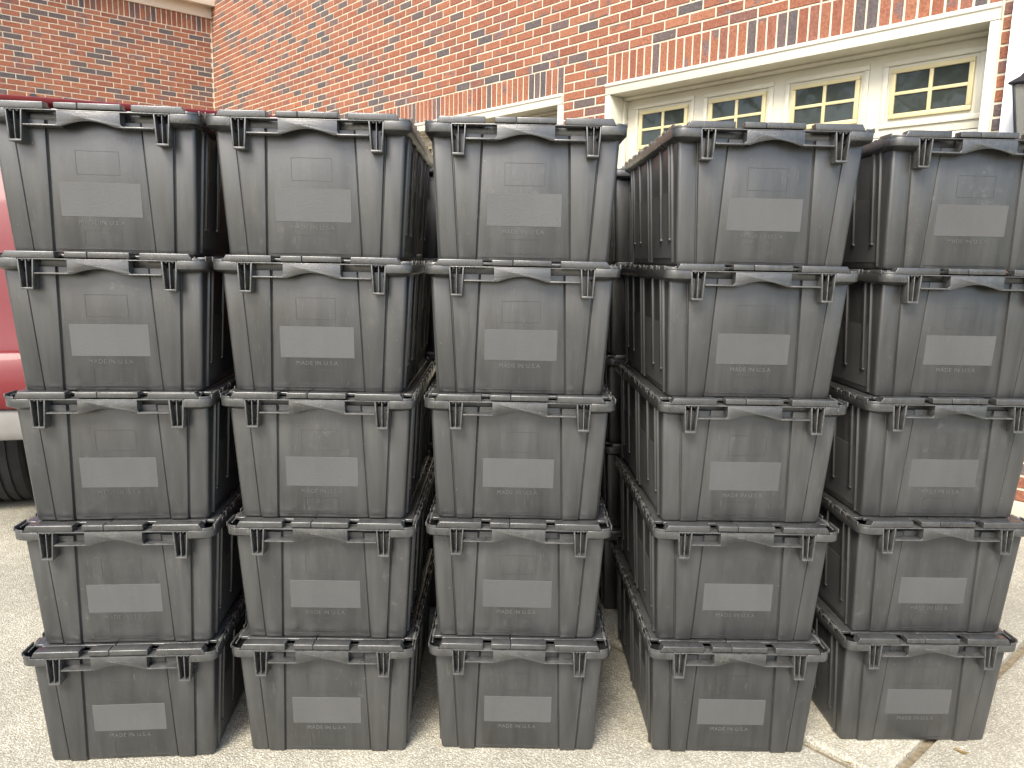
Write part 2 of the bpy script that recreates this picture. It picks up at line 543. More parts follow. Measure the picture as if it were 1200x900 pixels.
# frieze board, soffit and roof edge over the return wall
bm = bmesh.new()
box(bm, 0.0, 0.030, RET_Y0, -0.002, RET_TOP-0.003, RET_TOP+0.15)
link('frieze_board', finish(bm, 'frieze_board', 0.004), M['soffit'], house)
OH = 0.13
for i in range(6):
    bm = bmesh.new()
    w = OH/4
    if i >= 4: continue
    box(bm, 0.012+i*w, 0.012+(i+1)*w-0.004, RET_Y0-0.2, -0.004, RET_TOP+0.15, RET_TOP+0.165)
    link('soffit_board', finish(bm, 'soffit_board', 0.002), M['soffit'], house)
bm = bmesh.new()
prism(bm, [(OH+0.02, RET_TOP+0.13), (OH+0.045, RET_TOP+0.13), (OH+0.045, RET_TOP+0.30), (OH+0.02, RET_TOP+0.30)], 'y', RET_Y0-0.2, -0.004)
link('fascia_board', finish(bm, 'fascia_board', 0.003), M['soffit'], house)
bm = bmesh.new()
prism(bm, [(OH+0.08, RET_TOP+0.30), (OH+0.08, RET_TOP+0.33), (-3.0, RET_TOP+1.9), (-3.0, RET_TOP+1.87)], 'y', RET_Y0-0.25, -0.004)
link('roof', finish(bm, 'roof', 0), M['shingle'], house)

# garage doors
def garage_door(x0, x1):
    """casing, jambs and a carriage style door with four windows in the opening x0..x1"""
    door_y = 0.17
    cas = empty('door_casing'); cas.parent = house; cas.location = (x0, 0, 0)
    W = x1-x0
    def part(name, fn, mat, parent, bevel=0.003):
        bm = bmesh.new(); fn(bm)
        return link(name, finish(bm, name, bevel), mat, parent)
    # head: flat board + stepped drip moulding; its soffit runs back to the door
    def head(bm):
        prism(bm, [(-0.022, HEAD-0.082), (-0.022, HEAD-0.030), (-0.030, HEAD-0.024), (-0.030, HEAD-0.002), (0.235, HEAD-0.002), (0.235, HEAD-0.082)], 'x', 0.0, W)
    def jamb(a, b):
        return lambda bm: box(bm, a, b, -0.020, 0.235, -0.005, HEAD-0.084)
    part('head_casing', head, M['trim'], cas)
    part('jamb_casing', jamb(0.0, 0.046), M['trim'], cas)
    part('jamb_casing', jamb(W-0.046, W), M['trim'], cas)
    part('stop_moulding', lambda bm: prism(bm, [(0.125, HEAD-0.082), (0.125, HEAD-0.092), (0.140, HEAD-0.104), (0.168, HEAD-0.104), (0.168, HEAD-0.082)], 'x', 0.046, W-0.046), M['trim'], cas, 0.002)
    for a, b in ((0.0465, 0.060), (W-0.060, W-0.0465)):
        part('stop_moulding', lambda bm, a=a, b=b: box(bm, a, b, 0.130, 0.167, 0, HEAD-0.105), M['trim'], cas, 0.002)
    dr = empty('garage_door'); dr.parent = house; dr.location = (x0, door_y, 0)
    zt = HEAD-0.084
    secs = [(0.004, 0.62), (0.624, 1.24), (1.244, 1.905), (1.909, zt)]
    for s0, s1 in secs:
        part('door_section', lambda bm: box(bm, 0.047, W-0.047, 0.0, 0.045, s0, s1), M['doorpaint'], dr, 0.0025)
    # windows: pitch .59, first one starts .242 from the opening edge (measured on the photograph)
    per, w0, ww = 0.6007, 0.185, 0.425
    wz0, wz1 = 2.003, 2.270
    for i in range(4):
        a = w0 + i*per; b = a + ww
        # raised trim rectangle round the window
        def trim(bm, a=a, b=b):
            e, t = 0.048, 0.030
            for (p, q, r, s) in ((a-e, b+e, wz1+e-t, wz1+e), (a-e, b+e, wz0-e, wz0-e+t), (a-e, a-e+t, wz0-e+t+.0005, wz1+e-t-.0005), (b+e-t, b+e, wz0-e+t+.0005, wz1+e-t-.0005)):
                box(bm, p, q, -0.012, 0.001, r, s)
        part('panel_trim', trim, M['doorpaint'], dr, 0.003)
        fr = part('window_frame', lambda bm, a=a, b=b: [box(bm, *q) for q in (
            (a, b, -0.016, 0.002, wz1-0.026, wz1), (a, b, -0.016, 0.002, wz0, wz0+0.026),
            (a, a+0.026, -0.0165, 0.002, wz0+0.0262, wz1-0.0262), (b-0.026, b, -0.0165, 0.002, wz0+0.0262, wz1-0.0262))], M['sash'], dr, 0.003)
        cx, cz = (a+b)/2, (wz0+wz1)/2
        part('muntin', lambda bm: [box(bm, cx-0.010, cx+0.010, -0.014, 0.001, wz0+0.0265, wz1-0.0265)], M['sash'], dr, 0.002)
        for (p, q) in ((a+0.0262, cx-0.0102), (cx+0.0102, b-0.0262)):
            part('muntin', lambda bm, p=p, q=q: [box(bm, p, q, -0.013, 0.001, cz-0.009, cz+0.009)], M['sash'], dr, 0.002)
            for (r, s) in ((wz0+0.0262, cz-0.0092), (cz+0.0092, wz1-0.0262)):
                pn = part('pane', lambda bm: box(bm, p, q, -0.006, -0.001, r, s), M['glass'], dr, 0)
        # lower panels
        for s0, s1 in secs[:3]:
            part('door_panel', lambda bm, a=a, b=b: box(bm, a-0.048, b+0.048, -0.008, 0.001, s0+0.05, s1-0.05), M['doorpaint'], dr, 0.004)
garage_door(*DOOR_R)
garage_door(*DOOR_L)

# downspout at the right end of the garage front
bm = bmesh.new()
pts = []
x0, x1, y0, y1 = 10.268, 10.350, -0.078, -0.016
prof = []
def corr(ax0, ay0, ax1, ay1, n):
    for i in range(n*4):
        t = i/(n*4)
        d = -0.0025 if (i % 4) in (1, 2) else 0.0
        nx, ny = (ay1-ay0), -(ax1-ax0)
        L = math.hypot(nx, ny)
        prof.append((ax0+(ax1-ax0)*t + nx/L*d, ay0+(ay1-ay0)*t + ny/L*d))
corr(x0, y0, x1, y0, 3); corr(x1, y0, x1, y1, 2); corr(x1, y1, x0, y1, 3); corr(x0, y1, x0, y0, 2)
prism(bm, prof, 'z', 0.12, WALL_Z1)
ds = link('downspout', finish(bm, 'downspout', 0, smooth=50), M['white'], house)
for z in (0.9, 2.9, 4.6):
    bm = bmesh.new(); box(bm, x0-0.012, x1+0.012, y0-0.003, -0.009, z, z+0.03)
    link('strap', finish(bm, 'strap', 0.001), M['white'], ds)

# wall lantern beyond the downspout
def lantern():
    o = tag(empty('wall_lantern', hw(10.447, -0.012, 1.80), -TH), 'black metal wall lantern beside the white downspout at the right edge', 'lamp')
    def part(name, fn, mat, parent=o, bevel=0.002):
        bm = bmesh.new(); fn(bm)
        return link(name, finish(bm, name, bevel), mat, parent)
    yc = -0.17
    part('back_plate', lambda bm: box(bm, -0.055, 0.055, -0.018, 0.0, -0.10, 0.30), M['lampmetal'])
    part('arm', lambda bm: [cyl(bm, (0, -0.018, 0.27), (0, -0.10, 0.335), 0.008), cyl(bm, (0, -0.10, 0.335), (0, yc, 0.335), 0.008)], M['lampmetal'])
    def sq(s, z): return [(-s, yc-s, z), (s, yc-s, z), (s, yc+s, z), (-s, yc+s, z)]
    rf = part('roof_cap', lambda bm: loft(bm, [sq(0.098, 0.215), sq(0.102, 0.222), sq(0.066, 0.252), sq(0.040, 0.292), sq(0.016, 0.315)]), M['lampmetal'])
    part('finial', lambda bm: [cyl(bm, (0, yc, 0.312), (0, yc, 0.345), 0.010, 0.006), cyl(bm, (0, yc, 0.345), (0, yc, 0.365), 0.012, 0.003)], M['lampmetal'], rf)
    st, sb = 0.082, 0.052
    for sx in (-1, 1):
        for sy in (-1, 1):
            part('frame_bar', lambda bm: loft(bm, [[(sx*s+dx, yc+sy*s+dy, z) for dx, dy in ((-.006, -.006), (.006, -.006), (.006, .006), (-.006, .006))] for s, z in ((sb, -0.06), (st, 0.214))]), M['lampmetal'])
    for ax in range(4):
        def gp(bm, ax=ax):
            c, s = math.cos(ax*PI/2), math.sin(ax*PI/2)
            def T(x, y, z): return (x*c-y*s, yc+x*s+y*c, z)
            loft(bm, [[T(-sb+.005, -sb-.001, -.055), T(sb-.005, -sb-.001, -.055), T(sb-.005, -sb+.002, -.055), T(-sb+.005, -sb+.002, -.055)],
                      [T(-st+.005, -st-.001, .212), T(st-.005, -st-.001, .212), T(st-.005, -st+.002, .212), T(-st+.005, -st+.002, .212)]])
        part('pane', gp, M['lampglass'], o, 0)
    part('base_tray', lambda bm: loft(bm, [sq(0.012, -0.105), sq(0.030, -0.088), sq(0.060, -0.070), sq(0.060, -0.058)]), M['lampmetal'])
    part('candle', lambda bm: cyl(bm, (0, yc, -0.058), (0, yc, 0.06), 0.012), M['white'])
lantern()

# ------------------------------------------------------------------ the totes
PITCH_Z = 0.2972
FT = 0.287                                   # top of the container's flange
HYB, HYT, HXB, HXT = 0.295, 0.316, 0.1865, 0.2030
LH, WH = 0.343, 0.216                        # outer half length and half width at the flange
def hy_at(z): return HYB + (HYT-HYB)*z/FT
def hx_at(z): return HXB + (HXT-HXB)*z/FT

def body_ring(z, inset=0.0):
    t = z/FT
    hx, hy = hx_at(z)-inset, hy_at(z)-inset
    r = 0.008
    lp = lambda a, b: b + (a-b)*t            # a at the top, b at the base
    pts = []
    feat = [(0.1622, 0.1462, 0.0), (0.1612, 0.1452, -0.0026), (0.1592, 0.1432, -0.0026), (0.1575, 0.1415, 0.0046), (0.0945, 0.1060, 0.0046), (0.0930, 0.1045, -0.0022), (0.0913, 0.1028, -0.0022), (0.0903, 0.1018, 0.0)]
    def arc(cx, cy, a0):
        for i in range(5):
            a = a0 + PI/2*i/4
            pts.append((cx+r*math.cos(a), cy+r*math.sin(a), z))
    arc(-hx+r, -hy+r, PI)
    for a, b, o in feat: pts.append((-lp(a, b), -hy-o, z))
    for a, b, o in feat[::-1]: pts.append((lp(a, b), -hy-o, z))
    arc(hx-r, -hy+r, -PI/2)
    arc(hx-r, hy-r, 0)
    for a, b, o in feat: pts.append((lp(a, b), hy+o, z))
    for a, b, o in feat[::-1]: pts.append((-lp(a, b), hy+o, z))
    arc(-hx+r, hy-r, PI/2)
    return pts

def rib(bm, side, y0, y1, z0, z1, d):
    def X(z, o): return side*(hx_at(z)+o)
    loft(bm, [[(X(z, -0.004), y0, z), (X(z, d), y0+0.0015, z), (X(z, d), y1-0.0015, z), (X(z, -0.004), y1, z)] for z in (z0, z1)])

def front_plate(bm, poly, proud, thick, sgn):
    """polygon in (x, z) laid on the sloping end wall"""
    n = len(poly)
    A = [bm.verts.new((x, sgn*(hy_at(z)+proud), z)) for x, z in poly]
    B = [bm.verts.new((x, sgn*(hy_at(z)+proud-thick), z)) for x, z in poly]
    bm.faces.new(A); bm.faces.new(B[::-1])
    for i in range(n):
        j = (i+1) % n
        bm.faces.new((A[j], A[i], B[i], B[j]))

def rrect(x0, x1, y0, y1, r, seg=5):
    pts = []
    for cx, cy, a0 in ((x0+r, y0+r, PI), (x1-r, y0+r, -PI/2), (x1-r, y1-r, 0), (x0+r, y1-r, PI/2)):
        for i in range(seg+1):
            a = a0 + PI/2*i/seg
            pts.append((cx+r*math.cos(a), cy+r*math.sin(a)))
    return pts

TM = {}                                     # shared tote meshes
bm = bmesh.new()
loft(bm, [body_ring(0.0, 0.004), body_ring(0.003, 0.001), body_ring(0.012), body_ring(0.27)])
for sd_ in (-1, 1):
    for y in (-0.140, 0.140, -0.235, 0.235):
        rib(bm, sd_, y-0.006, y+0.006, 0.060, 0.272, 0.0050)
        rib(bm, sd_, y-0.010, y+0.010, 0.0555, 0.0600, 0.0055)
    for y in (-0.266, 0.266, -0.018, 0.018):
        rib(bm, sd_, y-0.004, y+0.004, 0.006, 0.272, 0.0050)
TM['body'] = finish(bm, 'container_body', 0.0009, 2, 40, 25)

# flange ring with its recessed ends
bm = bmesh.new()
out = []
r = 0.026
def carc(cx, cy, a0, res):
    for i in range(7):
        a = a0 + PI/2*i/6
        res.append((cx+r*math.cos(a), cy+r*math.sin(a)))
carc(-WH+r, -LH+r, PI, out)
out += [(-0.159, -LH), (-0.1585, -0.309), (0.1585, -0.309), (0.159, -LH)]
carc(WH-r, -LH+r, -PI/2, out)
carc(WH-r, LH-r, 0, out)
out += [(0.159, LH), (0.1585, 0.309), (-0.1585, 0.309), (-0.159, LH)]
carc(-WH+r, LH-r, PI/2, out)
def scaled(pts, s):   # pull toward the wall for the tapered underside
    return [(x*(1-s/WH), y*(1-s/LH)) for x, y in pts]
loft(bm, [[(x, y, z) for x, y in scaled(out, s)] for z, s in ((0.262, 0.014), (0.2695, 0.0005), (0.287, 0.0), (0.287, 0.0028), (0.2735, 0.0034))])
for e in (-1, 1):
    y0, y1 = sorted((e*LH, e*0.3150))
    box(bm, -0.1583, 0.1583, y0, y1, 0.2846, 0.2868)                # thin top web
    for sx in (-1, 1):
        a, b = sorted((sx*0.1270, sx*0.0600))
        yy0, yy1 = sorted((e*LH, e*0.3120))
        box(bm, a, b, yy0, yy1, 0.2546, 0.2578)                     # ledge under the hand hole
    # raised wire lip along the long sides and corners
for sx in (-1, 1):
    y = -0.330
    k_ = 0
    while y < 0.325:
        ln = (0.052, 0.020, 0.034, 0.012)[k_ % 4]
        xa, xb = sorted((sx*(WH-0.0005), sx*(WH-0.0035)))
        box(bm, xa, xb, y, min(y+ln, 0.332), 0.2862, 0.2965 if k_ % 2 == 0 else 0.2925)
        y += ln + 0.010; k_ += 1
for cx, cy, a0 in ((-WH+r, -LH+r, PI), (WH-r, -LH+r, -PI/2), (WH-r, LH-r, 0), (-WH+r, LH-r, PI/2)):
    ring = []
    for i in range(7):
        a = a0 + PI/2*i/6
        c_, s_ = math.cos(a), math.sin(a)
        ring.append([(cx+(r-.0005)*c_, cy+(r-.0005)*s_, .2865), (cx+(r-.0005)*c_, cy+(r-.0005)*s_, .2925), (cx+(r-.003)*c_, cy+(r-.003)*s_, .2925), (cx+(r-.003)*c_, cy+(r-.003)*s_, .2865)])
    loft(bm, ring)
TM['rim'] = finish(bm, 'rim', 0.0011, 2, 40, 30)

def handle_mesh(e):
    bm = bmesh.new()
    zt, zb, zc = 0.2847, 0.2548, 0.2664
    poly = [(-0.0614, zt), (-0.0614, 0.2640), (-0.0630, 0.2600), (-0.0662, 0.2577), (-0.0662, 0.2551)]
    for i in range(11):
        t = -1 + 2*i/10
        x = t*0.054
        poly.append((x, zb + (zc-zb)*math.cos(t*PI/2)**1.1))
    poly += [(0.0662, 0.2551), (0.0662, 0.2577), (0.0630, 0.2600), (0.0614, 0.2640), (0.0614, zt)]
    y0, y1 = sorted((e*(LH-0.0004), e*(LH-0.0045)))
    prism(bm, poly, 'y', y0, y1)
    y0, y1 = sorted((e*(LH-0.0006), e*0.313))
    box(bm, -0.0614, -0.0592, y0, y1, 0.2550, 0.2848); box(bm, 0.0592, 0.0614, y0, y1, 0.2550, 0.2848)
    # faint moulded marks in the middle of the grip
    for i in range(11):
        if i in (7, 9): continue
        x = -0.020 + i*0.0036
        y0, y1 = sorted((e*(LH+0.0003), e*(LH-0.001)))
        box(bm, x, x+0.0022, y0, y1, 0.2735, 0.2766 - (i % 3)*0.0005)
    return finish(bm, 'handle', 0.0010, 2, 40, 30)
TM['handle'] = [handle_mesh(-1), handle_mesh(1)]

def bracket_mesh(cx, e):
    bm = bmesh.new()
    zt, zb = 0.2846, 0.2225
    wt, wb, th = 0.0165, 0.0125, 0.0034
    y0, y1 = sorted((e*LH, e*0.3095))
    for sx in (-1, 1):
        prism(bm, [(cx+sx*wt, zt), (cx+sx*(wt-th), zt), (cx+sx*(wb-th), zb+0.001), (cx+sx*wb, zb+0.001)], 'y', y0, y1)
    prism(bm, [(cx-wb, zb), (cx+wb, zb), (cx+wb+0.0002, zb+0.0045), (cx-wb-0.0002, zb+0.0045)], 'y', sorted((e*(LH+0.0012), e*0.3090))[0], sorted((e*(LH+0.0012), e*0.3090))[1])
    y0, y1 = sorted((e*(LH-0.0015), e*0.3110))
    box(bm, cx-0.0010, cx+0.0010, y0, y1, zb+0.003, zt)
    for sx in (-1, 1):     # small lugs at the head of each slot
        cyl(bm, (cx+sx*0.0065, e*(LH-0.002), zt-0.0005), (cx+sx*0.0065, e*0.333, zt-0.0005), 0.0032, seg=8)
    return finish(bm, 'latch_bracket', 0.0010, 2, 40, 30)
BX = 0.1428
TM['bracket'] = [bracket_mesh(cx, e) for e in (-1, 1) for cx in (-BX, BX)]

def label_end(e):
    bm = bmesh.new()
    front_plate(bm, [(-0.082, 0.078), (0.082, 0.078), (0.082, 0.148), (-0.082, 0.148)], 0.0006, 0.004, e)
    return finish(bm, 'label_panel', 0.0003, 1, 0)
TM['label_end'] = [label_end(-1), label_end(1)]
def label_side(sx, y0, y1):
    bm = bmesh.new()
    rib(bm, sx, y0, y1, 0.016, 0.165, 0.0010)
    return finish(bm, 'label_panel', 0, 1, 0)
TM['label_side'] = [label_side(s, a, b) for s in (-1, 1) for a, b in ((-0.258, -0.030), (0.030, 0.258))]

def frame_mesh(e, k_):
    bm = bmesh.new()
    def rect(x0, x1, z0, z1, w, p):
        for q in ([(x0, z0), (x1, z0), (x1, z0+w), (x0, z0+w)], [(x0, z1-w), (x1, z1-w), (x1, z1), (x0, z1)],
                  [(x0, z0+w), (x0+w, z0+w), (x0+w, z1-w), (x0, z1-w)], [(x1-w, z0+w), (x1, z0+w), (x1, z1-w), (x1-w, z1-w)]):
            front_plate(bm, q, p, 0.002, e)
    if k_ == 0: rect(-0.040, 0.036, 0.018, 0.050, 0.0008, 0.0004)
    elif k_ == 1: rect(-0.044, 0.043, 0.164, 0.212, 0.0008, 0.0003)
    else: front_plate(bm, [(-0.094, 0.0105), (0.094, 0.0105), (0.094, 0.0120), (-0.094, 0.0120)], 0.0008, 0.003, e)
    return finish(bm, 'moulded_frame', 0, 1, 0)
TM['frame'] = [frame_mesh(e, k_) for e in (-1, 1) for k_ in (0, 1, 2)]

def text_mesh(body, size):
    c = bpy.data.curves.new('lettering', 'FONT')
    c.body = body; c.size = size; c.extrude = 0.00055; c.align_x = 'CENTER'; c.align_y = 'CENTER'
    c.resolution_u = 3
    c.space_character = 1.08
    o = bpy.data.objects.new('lettering_source', c)
    COL.objects.link(o)
    bpy.context.view_layer.update()
    me = bpy.data.meshes.new_from_object(o.evaluated_get(bpy.context.evaluated_depsgraph_get()))
    bpy.data.objects.remove(o)
    return me
tm = text_mesh('MADE IN U.S.A', 0.0133)
slope = math.atan2(HYT-HYB, FT)
def letters(e):
    me = tm.copy()
    me.name = 'embossed_lettering'
    z = 0.0655
    m = Matrix.Translation((-0.002, e*(hy_at(z)+0.0003), z)) @ (Matrix.Rotation(PI, 4, 'Z') if e > 0 else Matrix()) @ Matrix.Rotation(PI/2 + slope, 4, 'X')
    me.transform(m)
    return me
TM['letters'] = [letters(-1), letters(1)]

SEG_L = [(-0.1825, -0.0860, 1, 0), (-0.0665, -0.0213, 0, 1)]
SEG_R = [(-0.0203, 0.0635, 0, 1), (0.0830, 0.1830, 2, 0)]
def flap_mesh(side):
    bm = bmesh.new()
    # plate with the interlocking zig-zag seam
    ys_ = [-0.300 + i*0.06 for i in range(11)]
    seam = []
    for i, y in enumerate(ys_):
        a = 0.022 if i % 2 else -0.022
        nxt = -a
        seam += [(a, y), (a, min(y+0.052, 0.300))] if i < 10 else [(a, 0.300)]
    g_ = -0.0008 if side < 0 else 0.0008
    seam = [(x+g_, y) for x, y in seam]
    outer = [(side*0.186, 0.300), (side*0.186, -0.300)]
    poly = seam + outer
    prism(bm, poly, 'z', 0.2885, 0.2958)
    for segs in ((SEG_L if side < 0 else SEG_R),):
        for (a, b, sl, gap) in segs:
            for e in (-1, 1):
                z0 = 0.2895 if gap else 0.2872
                z1 = 0.3018
                bl = a - (0.008 if sl == 1 else 0.0); br = b + (0.008 if sl == 2 else 0.0)
                poly = [(bl, z0), (br, z0), (b, z1), (a, z1)]
                y0, y1 = sorted((e*(LH-0.0012), e*0.316))
                prism(bm, poly, 'y', y0, y1)
                yy0, yy1 = sorted((e*0.318, e*0.299))
                box(bm, a+0.002, b-0.002, yy0, yy1, 0.2890, 0.2955)
    # edge bar by the hinge
    xa, xb = sorted((side*0.1850, side*0.2035))
    box(bm, xa, xb, -0.290, 0.290, 0.2872, 0.2945)
    return finish(bm, 'lid_flap', 0.0018, 3, 40, 30)
TM['flap'] = [flap_mesh(-1), flap_mesh(1)]
def hinge_mesh(side):
    bm = bmesh.new()
    y = -0.285
    cyl(bm, (side*0.2075, -0.315, 0.2905), (side*0.2075, 0.315, 0.2905), 0.0017, seg=8)
    while y < 0.27:
        cyl(bm, (side*0.2075, y, 0.2905), (side*0.2075, y+0.030, 0.2905), 0.0042, seg=10)
        y += 0.063
    return finish(bm, 'hinge_rod', 0, 1, 40)
TM['hinge'] = [hinge_mesh(-1), hinge_mesh(1)]

for key, mat in (('body', 'plastic'), ('rim', 'rimplastic')):
    TM[key].materials.append(M[mat])
for key, mat in (('handle', 'rimplastic'), ('bracket', 'rimplastic'), ('label_end', 'labelplastic'), ('label_side', 'labelplastic'), ('frame', 'plastic'), ('letters', 'letter'), ('flap', 'rimplastic'), ('hinge', 'rimplastic')):
    for me in TM[key]:
        me.materials.clear()
        me.materials.append(M[mat])

def make_tote(loc, rz):
    o = empty('storage_tote', loc, rz)
    link('container_body', TM['body'], None, o)
    rm = link('rim', TM['rim'], None, o)
    for me in TM['handle']: link('handle', me, None, rm)
    for me in TM['bracket']: link('latch_bracket', me, None, rm)
    for me in TM['label_end']: link('label_panel', me, None, o)
    for me in TM['label_side']: link('label_panel', me, None, o)
    for me in TM['frame']: link('moulded_frame', me, None, o)
    for me in TM['letters']: link('embossed_lettering', me, None, o)
    for i in (0, 1):
        fl_ = link('lid_flap', TM['flap'][i], None, o)
        link('hinge_rod', TM['hinge'][i], None, fl_)
    return o

# stacks: front-plane centre x, y and yaw from the camera solve; small shifts of single totes from the photograph
COLS = [(-0.8731, 1.6227, 0.1007), (-0.4313, 1.6647, 0.019), (0.0219, 1.6850, -0.0031), (0.5472, 1.6905, 0.0112), (1.0398, 1.7551, 0.0239)]
DX = [[2.0, 1.8, 1.6, -0.9, -4.6], [-2.8, -1.3, 1.1, 1.8, 0.6], [-1.4, -2.2, -1.8, 0.0, 4.0], [0.0, -1.7, -0.8, 0.4, 2.4], [-0.4, 2.6, 1.2, 2.8, 0.9]]   # photo pixels, top to bottom
DYAW = [[0.006, 0.010, 0.004, -0.010, -0.008], [0.012, 0.004, 0.004, -0.004, 0.0], [0.0, 0.002, 0.0, -0.003, 0.004], [0.004, 0.006, 0.010, -0.006, -0.004], [0.002, -0.004, 0.006, 0.0, 0.0]]
TIER = ['top tote', 'second tote from the top', 'middle tote', 'fourth tote from the top', 'bottom tote']
STACK = ['leftmost front stack', 'second front stack from left', 'centre front stack', 'fourth front stack from left', 'rightmost front stack']
rt = random.Random(11)
for c, (X, Y, ya) in enumerate(COLS):
    for t in range(5):
        z = (4-t)*PITCH_Z
        y_ = ya + DYAW[c][t]
        dx = DX[c][t]*Y/F_PX
        front = Vector((X+dx, Y + rt.uniform(-0.003, 0.003), z))
        ctr = front + Vector((-math.sin(y_), math.cos(y_), 0))*LH
        o = make_tote(ctr, y_)
        tag(o, f'black lidded plastic tote, {TIER[t]} in the {STACK[c]}', 'tote', 'black totes in the front row of stacks')
BSTACK = ['leftmost', 'second', 'centre', 'fourth', 'rightmost']
for c in (0, 1, 2, 3, 4):  # second and fourth stacks are glimpsed; the others added unseen to block the gaps
    X, Y, ya = COLS[c]
    X += {0: 0.0, 1: 0.015, 2: 0.048, 3: -0.022, 4: -0.02}[c]
    for t in range(5):
        y_ = ya + rt.uniform(-0.012, 0.012)
        front = Vector((X + rt.uniform(-0.006, 0.006) - math.sin(ya)*0.784, Y + 0.784 + rt.uniform(-0.008, 0.008), (4-t)*PITCH_Z))
        ctr = front + Vector((-math.sin(y_), math.cos(y_), 0))*LH
        o = make_tote(ctr, y_)
        tag(o, f'black tote in the partly added back row, {TIER[t]} behind the {BSTACK[c]} front stack', 'tote', 'black totes in the back row of stacks')

